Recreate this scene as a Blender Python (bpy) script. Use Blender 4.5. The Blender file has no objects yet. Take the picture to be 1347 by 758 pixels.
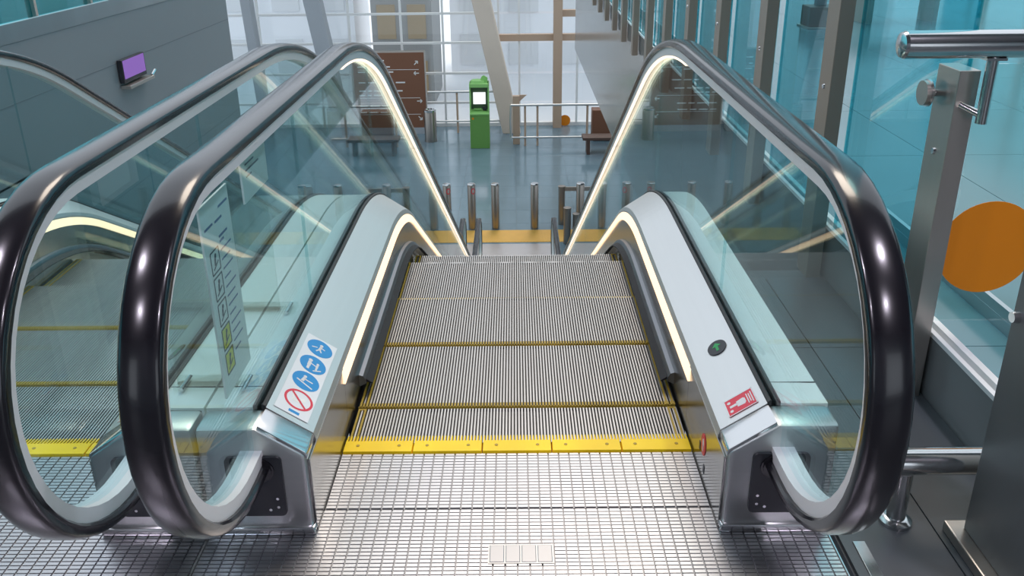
import bpy, bmesh, math, random
from mathutils import Vector, Matrix
random.seed(7)
PI = math.pi
scene = bpy.context.scene
C = scene.collection

# ------------------------------------------------------------------ camera
F_PX, PITCH, ROLL, YAW = 1107.0, math.radians(21.45), math.radians(0.65), math.radians(-0.35)
cd = bpy.data.cameras.new('camera'); cam = bpy.data.objects.new('camera', cd); C.objects.link(cam)
cd.sensor_fit = 'HORIZONTAL'; cd.sensor_width = 36.0; cd.lens = F_PX * 36.0 / 1347.0
cd.shift_y = -70.0 / 1347.0
cd.clip_start = 0.02; cd.clip_end = 300
fw = Vector((math.sin(YAW) * math.cos(PITCH), math.cos(YAW) * math.cos(PITCH), -math.sin(PITCH)))
r0 = Vector((math.cos(YAW), -math.sin(YAW), 0)); u0 = r0.cross(fw)
rr = r0 * math.cos(ROLL) - u0 * math.sin(ROLL); uu = u0 * math.cos(ROLL) + r0 * math.sin(ROLL)
M = Matrix((rr, uu, -fw)).transposed().to_4x4(); M.translation = Vector((0.005, -2.03, 1.473))
cam.matrix_world = M
scene.camera = cam

# ------------------------------------------------------------------ world, sun, exposure
w = bpy.data.worlds.new('world'); scene.world = w; w.use_nodes = True
bg = w.node_tree.nodes['Background']
bg.inputs['Color'].default_value = (0.82, 0.90, 1.0, 1); bg.inputs['Strength'].default_value = 1.06
sl = bpy.data.lights.new('sun', 'SUN'); sl.energy = 1.25; sl.color = (1.0, 0.85, 0.70); sl.angle = math.radians(25)
so = bpy.data.objects.new('sun', sl); C.objects.link(so)
so.rotation_euler = Vector((-0.10, -0.55, -0.83)).to_track_quat('-Z', 'Y').to_euler()
vs = scene.view_settings
vs.view_transform = 'Standard'; vs.look = 'None'; vs.gamma = 1.0; vs.use_curve_mapping = False
vs.exposure = 0.24

# ------------------------------------------------------------------ materials
MATS = {}
def nt(name):
    m = bpy.data.materials.new(name); m.use_nodes = True
    n = m.node_tree; b = n.nodes['Principled BSDF']
    MATS[name] = m
    return m, n, b
def mat(name, col, rough=0.5, metal=0.0, spec=0.5, var=0.0, scale=(8, 8, 8), coat=0.0, rvar=0.0, aniso=0.0):
    m, n, b = nt(name)
    b.inputs['Base Color'].default_value = (*col, 1)
    b.inputs['Roughness'].default_value = rough
    b.inputs['Metallic'].default_value = metal
    b.inputs['Specular IOR Level'].default_value = spec
    b.inputs['Coat Weight'].default_value = coat
    if var or rvar:
        tc = n.nodes.new('ShaderNodeTexCoord'); mp = n.nodes.new('ShaderNodeMapping')
        mp.inputs['Scale'].default_value = scale
        ns = n.nodes.new('ShaderNodeTexNoise'); ns.inputs['Scale'].default_value = 1.0; ns.inputs['Detail'].default_value = 5
        n.links.new(tc.outputs['Object'], mp.inputs['Vector']); n.links.new(mp.outputs['Vector'], ns.inputs['Vector'])
        if var:
            mr = n.nodes.new('ShaderNodeMapRange'); mr.inputs['To Min'].default_value = 1 - var; mr.inputs['To Max'].default_value = 1 + var
            mx = n.nodes.new('ShaderNodeVectorMath'); mx.operation = 'SCALE'; mx.inputs[0].default_value = col
            n.links.new(ns.outputs['Fac'], mr.inputs['Value']); n.links.new(mr.outputs['Result'], mx.inputs['Scale'])
            n.links.new(mx.outputs['Vector'], b.inputs['Base Color'])
        if rvar:
            m2 = n.nodes.new('ShaderNodeMapRange'); m2.inputs['To Min'].default_value = max(0.02, rough - rvar); m2.inputs['To Max'].default_value = rough + rvar
            n.links.new(ns.outputs['Fac'], m2.inputs['Value']); n.links.new(m2.outputs['Result'], b.inputs['Roughness'])
    return m
def emit(name, col, strength):
    m, n, b = nt(name)
    b.inputs['Base Color'].default_value = (*col, 1)
    b.inputs['Emission Color'].default_value = (*col, 1); b.inputs['Emission Strength'].default_value = strength
    return m
def glass(name, tint, ior=1.5, rough=0.0):
    m = bpy.data.materials.new(name); m.use_nodes = True; n = m.node_tree
    n.nodes.clear()
    out = n.nodes.new('ShaderNodeOutputMaterial'); mix = n.nodes.new('ShaderNodeMixShader')
    lw = n.nodes.new('ShaderNodeLayerWeight'); lw.inputs['Blend'].default_value = 0.5
    pw = n.nodes.new('ShaderNodeMath'); pw.operation = 'POWER'; pw.inputs[1].default_value = 5.6
    fr = n.nodes.new('ShaderNodeMapRange'); fr.inputs['To Min'].default_value = ((ior-1)/(ior+1))**2; fr.inputs['To Max'].default_value = 1.0
    n.links.new(lw.outputs['Facing'], pw.inputs[0]); n.links.new(pw.outputs[0], fr.inputs['Value'])
    tr = n.nodes.new('ShaderNodeBsdfTransparent'); tr.inputs['Color'].default_value = (*tint, 1)
    gl = n.nodes.new('ShaderNodeBsdfGlossy'); gl.inputs['Roughness'].default_value = rough
    n.links.new(fr.outputs[0], mix.inputs['Fac']); n.links.new(tr.outputs[0], mix.inputs[1]); n.links.new(gl.outputs[0], mix.inputs[2])
    n.links.new(mix.outputs[0], out.inputs['Surface'])
    MATS[name] = m
    return m

mat('satin_steel', (0.60, 0.61, 0.60), 0.34, 1.0, var=0.06, scale=(3, 60, 60), rvar=0.06)
mat('polished_steel', (0.66, 0.66, 0.66), 0.16, 1.0)
mat('deck_steel', (0.70, 0.71, 0.70), 0.40, 0.85, var=0.03, scale=(60, 2, 60))
mat('outer_deck', (0.90, 0.92, 0.86), 0.42, 0.0, var=0.03, scale=(4, 4, 4))
mat('skirt_steel', (0.36, 0.35, 0.33), 0.20, 1.0, var=0.10, scale=(60, 4, 60))
mat('rubber', (0.009, 0.008, 0.011), 0.20, 0.0, 0.7, coat=0.2)
mat('gasket', (0.025, 0.025, 0.025), 0.5)
mat('profile_alu', (0.84, 0.82, 0.80), 0.45, 0.25)
mat('black_plastic', (0.018, 0.02, 0.025), 0.4)
mat('brush_black', (0.012, 0.013, 0.016), 0.7)
mat('brush_alu', (0.22, 0.23, 0.25), 0.32, 1.0)
mat('tread', (0.40, 0.40, 0.40), 0.42, 0.9, var=0.18, scale=(30, 3, 3))
mat('riser', (0.34, 0.34, 0.35), 0.42, 0.9)
mat('groove', (0.07, 0.07, 0.07), 0.7)
mat('comb_yellow', (1.0, 0.68, 0.0), 0.5, 0.0, var=0.08, scale=(20, 20, 20))
mat('step_yellow', (0.42, 0.29, 0.03), 0.55, var=0.25, scale=(40, 40, 40))
mat('pad_alu', (0.50, 0.50, 0.52), 0.34, 1.0, var=0.05, scale=(8, 8, 8))
mat('plate_dark', (0.24, 0.24, 0.25), 0.45, 1.0)
mat('cladding', (0.33, 0.34, 0.34), 0.45, 0.7)
emit('led_warm', (1.0, 0.79, 0.59), 1.3)
emit('led_skirt', (1.0, 0.70, 0.44), 1.2)
emit('indicator_green', (0.02, 0.30, 0.08), 0.12)
emit('screen_purple', (0.30, 0.13, 0.48), 0.35)
emit('screen_white', (0.85, 0.82, 0.86), 0.8)
glass('balustrade_glass', (0.82, 0.945, 0.955), 1.64)
glass('glass_edge', (0.38, 0.80, 0.84), 1.5)
glass('fence_glass', (0.52, 0.83, 0.88), 1.5)
glass('facade_glass', (0.97, 0.99, 1.0), 1.45)
glass('acrylic', (0.93, 0.97, 0.96), 1.4)
mat('fascia', (0.19, 0.20, 0.20), 0.15, 0.0, 0.9, var=0.05, scale=(1, 0.3, 1))
mat('wall_grey', (0.25, 0.27, 0.285), 0.42, 0.15, var=0.06, scale=(1, 0.4, 1))
mat('wall_joint', (0.17, 0.185, 0.20), 0.5)
mat('cap_steel', (0.50, 0.51, 0.53), 0.28, 0.9, var=0.2, scale=(1, 2, 1))
mat('post_brown', (0.36, 0.29, 0.235), 0.42, 0.35)
mat('post_steel', (0.50, 0.46, 0.42), 0.30, 0.9, var=0.05, scale=(40, 40, 3))
mat('pillar_grey', (0.20, 0.20, 0.20), 0.42, 0.6)
mat('tile_dark', (0.075, 0.085, 0.092), 0.32, 0.0, 0.5, var=0.12, scale=(3, 3, 3))
mat('tile_blue', (0.15, 0.23, 0.275), 0.13, 0.0, 0.6, var=0.12, scale=(1.2, 1.2, 1.2), rvar=0.05)
mat('tile_teal', (0.08, 0.20, 0.23), 0.16, 0.0, 0.6, var=0.12, scale=(1.2, 1.2, 1.2))
mat('grout', (0.10, 0.12, 0.13), 0.7)
mat('tactile', (0.72, 0.42, 0.08), 0.55, var=0.1, scale=(6, 6, 6))
mat('bollard', (0.36, 0.33, 0.30), 0.3, 1.0)
mat('mullion_white', (0.80, 0.81, 0.80), 0.5)
mat('frame_brown', (0.50, 0.36, 0.26), 0.5)
mat('concrete', (0.66, 0.56, 0.47), 0.7, var=0.08, scale=(2, 2, 2))
mat('concrete_grey', (0.36, 0.39, 0.42), 0.7, var=0.08, scale=(2, 2, 2))
mat('kiosk_green', (0.14, 0.33, 0.07), 0.5)
mat('kiosk_bright', (0.27, 0.58, 0.17), 0.5)
mat('kiosk_dark', (0.05, 0.10, 0.05), 0.4)
mat('sign_brown', (0.20, 0.085, 0.045), 0.5)
mat('white_print', (0.80, 0.80, 0.78), 0.6)
mat('orange', (0.80, 0.25, 0.0), 0.5)
mat('wood_dark', (0.10, 0.055, 0.04), 0.5, var=0.2, scale=(2, 20, 20))
mat('pavement', (0.78, 0.79, 0.80), 0.8)
mat('outside_white', (0.92, 0.93, 0.95), 0.8)
mat('outside_brown', (0.40, 0.30, 0.18), 0.8)
mat('outside_grey', (0.34, 0.34, 0.33), 0.8)
mat('sticker_blue', (0.03, 0.30, 0.66), 0.45)
mat('sticker_white', (0.85, 0.87, 0.87), 0.45)
mat('sticker_red', (0.75, 0.05, 0.08), 0.45)
mat('panel_grey', (0.93, 0.93, 0.86), 0.5)
mat('print_dark', (0.10, 0.12, 0.14), 0.6)
mat('print_blue', (0.16, 0.20, 0.34), 0.6)
mat('sticker_yellow', (0.80, 0.74, 0.12), 0.5)
mat('ceiling_grey', (0.20, 0.20, 0.215), 0.7)
emit('lamp_white', (0.86, 0.78, 1.0), 5.0)

# ------------------------------------------------------------------ helpers
class MB:
    def __init__(self): self.v = []; self.f = []; self.mi = []
    def add(self, vs, fs, mi=0):
        o = len(self.v); self.v += [tuple(p) for p in vs]
        for f in fs: self.f.append(tuple(i + o for i in f)); self.mi.append(mi)
    def box(self, x0, x1, y0, y1, z0, z1, mi=0):
        self.add([(x0,y0,z0),(x1,y0,z0),(x1,y1,z0),(x0,y1,z0),(x0,y0,z1),(x1,y0,z1),(x1,y1,z1),(x0,y1,z1)],
                 [(0,3,2,1),(4,5,6,7),(0,1,5,4),(1,2,6,5),(2,3,7,6),(3,0,4,7)], mi)
    def quadbox(self, x0, x1, y0, y1, z0, z1, t=0.0, mi=0):   # tapered top, no bottom
        self.add([(x0,y0,z0),(x1,y0,z0),(x1,y1,z0),(x0,y1,z0),(x0+t,y0+t,z1),(x1-t,y0+t,z1),(x1-t,y1-t,z1),(x0+t,y1-t,z1)],
                 [(4,5,6,7),(0,1,5,4),(1,2,6,5),(2,3,7,6),(3,0,4,7)], mi)
    def prism(self, poly, fn, a, b, mi=0):       # poly of 2d points, fn(p, t) -> 3d
        n = len(poly)
        self.add([fn(p, a) for p in poly] + [fn(p, b) for p in poly],
                 [tuple(range(n))[::-1], tuple(range(n, 2*n))] + [(i, (i+1) % n, n + (i+1) % n, n + i) for i in range(n)], mi)
    def cyl(self, p0, p1, r0, r1=None, seg=16, mi=0, caps=True):
        r1 = r0 if r1 is None else r1
        p0 = Vector(p0); p1 = Vector(p1); d = (p1 - p0).normalized()
        a = d.orthogonal().normalized(); b = d.cross(a)
        vs = []
        for p, r in ((p0, r0), (p1, r1)):
            for i in range(seg):
                t = 2*PI*i/seg; vs.append(p + a*r*math.cos(t) + b*r*math.sin(t))
        fs = [(i, (i+1) % seg, seg + (i+1) % seg, seg + i) for i in range(seg)]
        if caps: fs += [tuple(range(seg))[::-1], tuple(range(seg, 2*seg))]
        self.add(vs, fs, mi)
    def lathe(self, c, prof, seg=20, mi=0):      # prof list of (r,z), about z through c
        vs = []
        for r, z in prof:
            for i in range(seg):
                t = 2*PI*i/seg; vs.append((c[0] + r*math.cos(t), c[1] + r*math.sin(t), c[2] + z))
        fs = []
        for k in range(len(prof)-1):
            for i in range(seg):
                fs.append((k*seg+i, k*seg+(i+1) % seg, (k+1)*seg+(i+1) % seg, (k+1)*seg+i))
        fs += [tuple(range(seg))[::-1], tuple(range((len(prof)-1)*seg, len(prof)*seg))]
        self.add(vs, fs, mi)
    def tube(self, pts, r, seg=12, mi=0):
        pts = [Vector(p) for p in pts]; vs = []; n = len(pts)
        a = None
        for k, p in enumerate(pts):
            d = ((pts[min(k+1, n-1)] - pts[max(k-1, 0)])).normalized()
            if a is None: a = d.orthogonal().normalized()
            a = (a - d*a.dot(d)).normalized(); b = d.cross(a)
            for i in range(seg):
                t = 2*PI*i/seg; vs.append(p + a*r*math.cos(t) + b*r*math.sin(t))
        fs = [(k*seg+i, k*seg+(i+1) % seg, (k+1)*seg+(i+1) % seg, (k+1)*seg+i) for k in range(n-1) for i in range(seg)]
        fs += [tuple(range(seg))[::-1], tuple(range((n-1)*seg, n*seg))]
        self.add(vs, fs, mi)
    def mesh(self, name, mats, smooth=False, bevel=0.0, fix=True):
        me = bpy.data.meshes.new(name); me.from_pydata(self.v, [], self.f)
        mats = [mats] if isinstance(mats, str) else mats
        for m in mats: me.materials.append(MATS[m])
        me.polygons.foreach_set('material_index', self.mi)
        if fix or bevel:
            bm = bmesh.new(); bm.from_mesh(me)
            if bevel:
                bmesh.ops.remove_doubles(bm, verts=bm.verts, dist=1e-5)
                es = [e for e in bm.edges if len(e.link_faces) == 2 and e.calc_face_angle(0) > 0.5]
                bmesh.ops.bevel(bm, geom=es, offset=bevel, segments=2, affect='EDGES', profile=0.5)
            bmesh.ops.recalc_face_normals(bm, faces=bm.faces)
            bm.to_mesh(me); bm.free()
        if smooth:
            me.shade_smooth()
            me.set_sharp_from_angle(angle=math.radians(38))
        me.update()
        return me
def put(name, me, parent=None, loc=(0,0,0), rz=0.0):
    o = bpy.data.objects.new(name, me); C.objects.link(o)
    o.location = loc; o.rotation_euler = (0, 0, rz)
    if parent is not None: o.parent = parent
    return o
def tag(o, label=None, cat=None, group=None, kind=None):
    if label: o['label'] = label
    if cat: o['category'] = cat
    if group: o['group'] = group
    if kind: o['kind'] = kind
    return o
def thing(name, label, cat, loc=(0,0,0), rz=0.0, group=None):
    return tag(put(name, None, None, loc, rz), label, cat, group)
def struct(name, me, label=None, parent=None):
    o = put(name, me, parent)
    if parent is None: tag(o, label, None, None, 'structure')
    return o
CACHE = {}
def cached(key, fn):
    if key not in CACHE: CACHE[key] = fn()
    return CACHE[key]
def boxmesh(name, m, dims, bevel=0.0):
    b = MB(); b.box(*dims); return b.mesh(name, m, bevel=bevel)

# ------------------------------------------------------------------ escalator path
RISE = 4.5; T30 = math.tan(PI/6); C30 = 1 - math.cos(PI/6)
def path(h, y0, y1, na=12, ni=12, nl=8):
    """list of (y,z) along the line that runs h above the step line"""
    s = 1.24 - 0.24*h; R = 1.26 + 0.89*h; Rl = 1.26
    ar = [(s + R*math.sin(a), h - R*(1 - math.cos(a))) for a in [PI/6*i/na for i in range(na+1)]]
    yt, zt = ar[-1]; zb = -RISE + h + C30*Rl
    yb = yt + (zt - zb)/T30; yL = yb + 0.5*Rl
    inc = [(yt + (yb-yt)*i/ni, zt + (zb-zt)*i/ni) for i in range(1, ni)]
    lo = [(yL - Rl*math.sin(a), -RISE + h + Rl*(1 - math.cos(a))) for a in [PI/6*(1 - i/nl) for i in range(nl+1)]]
    pts = ar + inc + lo
    out = []
    if y0 < s: out.append((y0, h))
    out += [p for p in pts if y0 < p[0] < y1] if y0 >= s or y1 <= yL else pts
    if y0 >= s: out.insert(0, (y0, zat(pts, y0)))
    if y1 > yL: out.append((y1, -RISE + h))
    elif out[-1][0] < y1: out.append((y1, zat([(-9, h)] + pts, y1)))
    return out
def zat(pts, y):
    for a, b in zip(pts, pts[1:]):
        if a[0] <= y <= b[0]: return a[1] + (b[1]-a[1])*(y-a[0])/(b[0]-a[0] + 1e-9)
    return pts[-1][1] if y > pts[-1][0] else pts[0][1]
STEP_LINE = path(0, -3, 14, 24, 4, 24)
def step_z(y): return zat(STEP_LINE, y)
YL = 9.714                                # end of the lower curve
Y_END = 10.95                             # lower comb line
def sweep(sec, y0, y1, closed=True):
    """sec: list of (x, h); each vertex follows its own line"""
    ps = []
    for x, h in sec:
        ps.append([(x, y, z) for y, z in path(h, y0, y1)])
    n = min(len(p) for p in ps); b = MB(); m = len(sec)
    vs = []
    for k in range(n):
        for p in ps: vs.append(p[k])
    fs = []
    for k in range(n-1):
        for i in range(m if closed else m-1):
            j = (i+1) % m; fs.append((k*m+i, k*m+j, (k+1)*m+j, (k+1)*m+i))
    if closed: fs += [tuple(range(m)), tuple(range((n-1)*m, n*m))]
    b.add(vs, fs)
    return b
def sweep_curve(pts, sec, xc):
    """pts (y,z) path; sec (x, n) with n along the outward normal"""
    vs = []; m = len(sec); N = len(pts)
    for k in range(N):
        a = pts[max(k-1, 0)]; c = pts[min(k+1, N-1)]
        ty, tz = c[0]-a[0], c[1]-a[1]; l = math.hypot(ty, tz); ty /= l; tz /= l
        ny, nz = -tz, ty
        for x, n in sec: vs.append((xc + x, pts[k][0] + ny*n, pts[k][1] + nz*n))
    fs = [(k*m+i, k*m+(i+1) % m, (k+1)*m+(i+1) % m, (k+1)*m+i) for k in range(N-1) for i in range(m)]
    fs += [tuple(range(m)), tuple(range((N-1)*m, N*m))]
    b = MB(); b.add(vs, fs); return b
# handrail centre line: inlet -> newel -> top -> slope -> lower newel -> inlet
NR = 0.3925; NZ = 0.5925; NY = -0.41; NYE = Y_END + 0.41
def handrail_path():
    p = [(-0.27, NZ-NR), (-0.33, NZ-NR)]
    for i in range(25):
        a = -PI/2 - PI*i/24
        p.append((NY + NR*math.cos(a), NZ + NR*math.sin(a)))
    p += path(NZ + NR, -0.30, Y_END + 0.28, 14, 14, 10)
    for i in range(17):
        a = PI/2 - PI*i/16
        p.append((NYE + NR*math.cos(a), -RISE + NZ + NR*math.sin(a)))
    p += [(Y_END + 0.33, -RISE + NZ - NR), (Y_END + 0.27, -RISE + NZ - NR)]
    return p
HP = handrail_path()

HX = 0.642       # handrail centre
GX = 0.640       # glass centre
def belt_mesh(s):
    sec = []
    for i in range(14):
        t = PI*i/13
        sec.append((0.040*math.cos(t), -0.006 + 0.020*max(0.0, math.sin(t))**0.55))
    sec += [(-0.040, -0.014), (-0.034, -0.019), (-0.022, -0.019), (-0.022, -0.010), (0.022, -0.010), (0.022, -0.019), (0.034, -0.019), (0.040, -0.014)]
    return sweep_curve(HP, sec, s*HX).mesh('handrail_belt', 'rubber', smooth=True)
def profile_mesh(s):
    sec = [(0.027, -0.011), (0.027, -0.030), (0.0265, -0.050), (-0.0265, -0.050), (-0.027, -0.030), (-0.027, -0.011)]
    return sweep_curve(HP, sec, s*HX).mesh('handrail_profile', 'profile_alu', smooth=True)
def light_mesh(s, side, a, b):
    c = s*GX + side*0.0180
    pts = path(NZ + NR, a, b, 14, 14, 10)
    return sweep_curve(pts, [(-0.0065, -0.0505), (0.0065, -0.0505), (0.0065, -0.058), (-0.0065, -0.058)], c).mesh('handrail_light', 'led_warm')
def glass_panel_mesh(s, a, b, kind):
    top_h, bot_h = NZ + NR - 0.046, 0.285
    if kind == 'mid':
        up = path(top_h, a, b, 14, 14, 10); lo = path(bot_h, a, b, 14, 14, 10)
        poly = up + lo[::-1]
    elif kind == 'head':
        r = NR - 0.046
        poly = [(-0.325, NZ - r), (NY, NZ - r)]
        for i in range(1, 24):
            t = -PI/2 - PI*i/24; poly.append((NY + r*math.cos(t), NZ + r*math.sin(t)))
        poly += [(NY, NZ + r), (b, top_h), (b, bot_h), (-0.27, bot_h), (-0.325, 0.26)]
    else:
        r = NR - 0.046
        poly = [(Y_END + 0.325, -RISE + NZ - r), (NYE, -RISE + NZ - r)]
        for i in range(1, 16):
            t = -PI/2 + PI*i/16; poly.append((NYE + r*math.cos(t), -RISE + NZ + r*math.sin(t)))
        poly += [(NYE, -RISE + NZ + r), (a, -RISE + top_h), (a, -RISE + bot_h), (Y_END + 0.27, -RISE + bot_h), (Y_END + 0.325, -RISE + 0.26)]
    bb = MB(); x = s*GX
    bb.prism(poly, lambda p, t: (t, p[0], p[1]), x - 0.006, x + 0.006)
    return bb.mesh('glass_panel', 'balustrade_glass')

def tread_mesh(ya=0.006):
    b = MB(); n = 104; p = 1.0/n; hw = 0.5
    prof = []
    for i in range(n):
        x = -hw + i*p
        prof += [(x, -0.011), (x + p*0.42, -0.011), (x + p*0.46, 0.0), (x + p*0.96, 0.0)]
    prof.append((hw, -0.011))
    m = len(prof)
    # tread (y 0.006..0.394) then the cleated riser going down at the front edge
    rows = [[(x, ya, z) for x, z in prof], [(x, 0.392, z) for x, z in prof]]
    rows.append([(x, 0.392 + 0.5*z*0, -0.004 + z*0.2) for x, z in prof])
    for k in range(1, 6):
        t = k/5; yy = 0.394 - 0.045*math.sin(t*PI/2)**2
        rows.append([(x, yy + (0 if z == 0 else -0.008), -0.012 - 0.225*t) for x, z in prof])
    vs = [v for r in rows for v in r]
    fs = []; mi = []
    for k in range(len(rows)-1):
        for i in range(m-1):
            fs.append((k*m+i, k*m+i+1, (k+1)*m+i+1, (k+1)*m+i))
            deep = prof[i][1] < -0.005 and prof[i+1][1] < -0.005
            mi.append(2 if deep else (0 if k == 0 else 1))
    b.v = vs; b.f = fs; b.mi = mi
    b.box(-hw, hw, ya, 0.380, -0.05, -0.013, 2)
    return b.mesh('step', ['tread', 'riser', 'groove'], fix=False)
def step_side_line_mesh(ya=0.008):
    p = 1.0/104; b = MB()
    b.box(-0.5 + p*0.40, -0.5 + p*1.02, ya, 0.392, -0.004, 0.0016); b.box(-0.5 + p*2.40, -0.5 + p*3.02, ya, 0.392, -0.004, 0.0016)
    b.box(-0.5 + p*0.40, -0.5 + p*3.02, 0.386, 0.392, -0.004, 0.0014)
    return b.mesh('yellow_side_line', 'step_yellow', fix=False)
def step_yellow_mesh():
    b = MB(); p = 1.0/104
    for i in range(104):
        x = -0.5 + i*p
        b.box(x + p*0.44, x + p*0.98, 0.006, 0.024, -0.006, 0.0012)
    b.box(-0.5, 0.5, 0.006, 0.010, -0.010, -0.002)
    return b.mesh('yellow_edge', 'step_yellow', fix=False)
def comb_mesh():
    b = MB(); wd = 1.01/5
    b.quadbox(-wd/2 + 0.0006, wd/2 - 0.0006, 0.0, 0.055, -0.01, 0.006, 0.002)
    n = 21; p = wd/n
    for i in range(n):
        x = -wd/2 + (i + 0.5)*p
        b.add([(x-0.0022, 0.054, -0.008), (x+0.0022, 0.054, -0.008), (x+0.0022, 0.054, 0.005), (x-0.0022, 0.054, 0.005), (x-0.0014, 0.086, -0.008), (x+0.0014, 0.086, -0.008), (x+0.0014, 0.084, 0.0015), (x-0.0014, 0.084, 0.0015)],
              [(3,2,6,7),(0,3,7,4),(1,5,6,2),(4,7,6,5)])
    return b.mesh('comb_segment', 'comb_yellow')
def comb_screw_mesh():
    b = MB()
    b.cyl((0, 0.03, 0.005), (0, 0.03, 0.0072), 0.0055, 0.005, 10)
    return b.mesh('comb_screw', 'step_yellow')
def pads_mesh(x0, x1, y0, y1, px=0.030, py=0.0128):
    b = MB()
    nx = int(round((x1-x0)/px)); ny = int(round((y1-y0)/py)); px = (x1-x0)/nx; py = (y1-y0)/ny
    for i in range(nx):
        for j in range(ny):
            b.quadbox(x0 + i*px + 0.0015, x0 + (i+1)*px - 0.0015, y0 + j*py + 0.0010, y0 + (j+1)*py - 0.0010, -0.004, 0.0, 0.0007)
    return b.mesh('raised_pads', 'pad_alu', fix=False)
DK = 0.077/0.113
BOXO = 0.774
def newel_box_mesh(s):
    b = MB()
    poly = [(0.5125, 0.0), (0.5125, 0.232), (0.628, 0.310), (BOXO, 0.310), (BOXO, 0.0)]
    b.prism(poly, lambda p, t: (s*p[0], t, p[1]), -0.33, -0.235)
    return b.mesh('newel_box', 'satin_steel', smooth=True, bevel=0.014)
def newel_cap_mesh(s):
    b = MB()
    poly = [(0.5105, 0.214), (0.5105, 0.236), (0.626, 0.3145), (0.626, 0.292)]
    b.prism(poly, lambda p, t: (s*p[0], t, p[1]), -0.322, -0.238)
    return b.mesh('newel_cap', 'polished_steel', smooth=True, bevel=0.006)
def plinth_mesh(s):
    b = MB(); b.box(*sorted((s*0.508, s*(BOXO+0.003))), -0.338, -0.22, 0.0, 0.024)
    return b.mesh('newel_plinth', 'polished_steel', smooth=True, bevel=0.006)
def skirt_end_mesh(s):
    b = MB(); b.box(*sorted((s*0.5065, s*0.5135)), -0.315, 0.12, -0.01, 0.212)
    return b.mesh('skirt_end', 'skirt_steel', bevel=0.0015)
def inlet_mesh(s):
    b = MB()
    cx = s*0.640; pts = []
    x0, x1, z0, z1, r = cx-0.069, cx+0.069, 0.062, 0.236, 0.014
    for (ax, az, st) in ((x1-r, z1-r, 0), (x0+r, z1-r, PI/2), (x0+r, z0+r, PI), (x1-r, z0+r, 1.5*PI)):
        for k in range(5):
            t = st + PI/2*k/4; pts.append((ax + r*math.cos(t), az + r*math.sin(t)))
    b.prism(pts, lambda p, t: (p[0], t, p[1]), -0.338, -0.326)
    return b.mesh('inlet_plate', 'black_plastic', smooth=True)
def inlet_collar_mesh(s):
    b = MB(); c = (s*HX, 0, NZ-NR)
    for (r, y0, y1) in ((0.047, -0.345, -0.33), (0.053, -0.342, -0.335)):
        pts = [(c[0] + r*math.cos(t), c[2] + 0.72*r*math.sin(t)) for t in [2*PI*i/20 for i in range(20)]]
        b.prism(pts, lambda p, t: (p[0], t, p[1]), y0, y1)
    return b.mesh('inlet_collar', 'rubber', smooth=True)
def inlet_screw_mesh(s):
    b = MB(); b.cyl((0, -0.338, 0), (0, -0.3405, 0), 0.0045, 0.004, 8)
    return b.mesh('screw', 'polished_steel')

def disc2d(cx, cy, rx, ry=None, n=28):
    ry = ry or rx
    return [(cx + rx*math.cos(2*PI*i/n), cy + ry*math.sin(2*PI*i/n)) for i in range(n)]
def bar2d(x0, y0, x1, y1, t):
    dx, dy = x1-x0, y1-y0; l = math.hypot(dx, dy); nx, ny = -dy/l*t/2, dx/l*t/2
    return [(x0+nx, y0+ny), (x0-nx, y0-ny), (x1-nx, y1-ny), (x1+nx, y1+ny)]
def ring2d(b, cx, cy, r0, r1, fn, a, t, ry=1.0, n=28):
    for i in range(n):
        t0, t1 = 2*PI*i/n, 2*PI*(i+1)/n
        b.prism([(cx+r0*math.cos(t0), cy+ry*r0*math.sin(t0)), (cx+r1*math.cos(t0), cy+ry*r1*math.sin(t0)), (cx+r1*math.cos(t1), cy+ry*r1*math.sin(t1)), (cx+r0*math.cos(t1), cy+ry*r0*math.sin(t1))], fn, a, t)
def deck_fn(s, u, y):
    """local frame on the inner deck; u = |x| of the origin. right = away to +x, up = +y"""
    z = 0.236 + (u - 0.5125)*DK
    e1 = Vector((0.113, 0, 0.077*s)).normalized(); n = Vector((-0.077*s, 0, 0.113)).normalized()
    o = Vector((s*u, y, z + 0.0012))
    return lambda p, t: o + e1*p[0] + Vector((0, 1, 0))*p[1] + n*t

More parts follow.
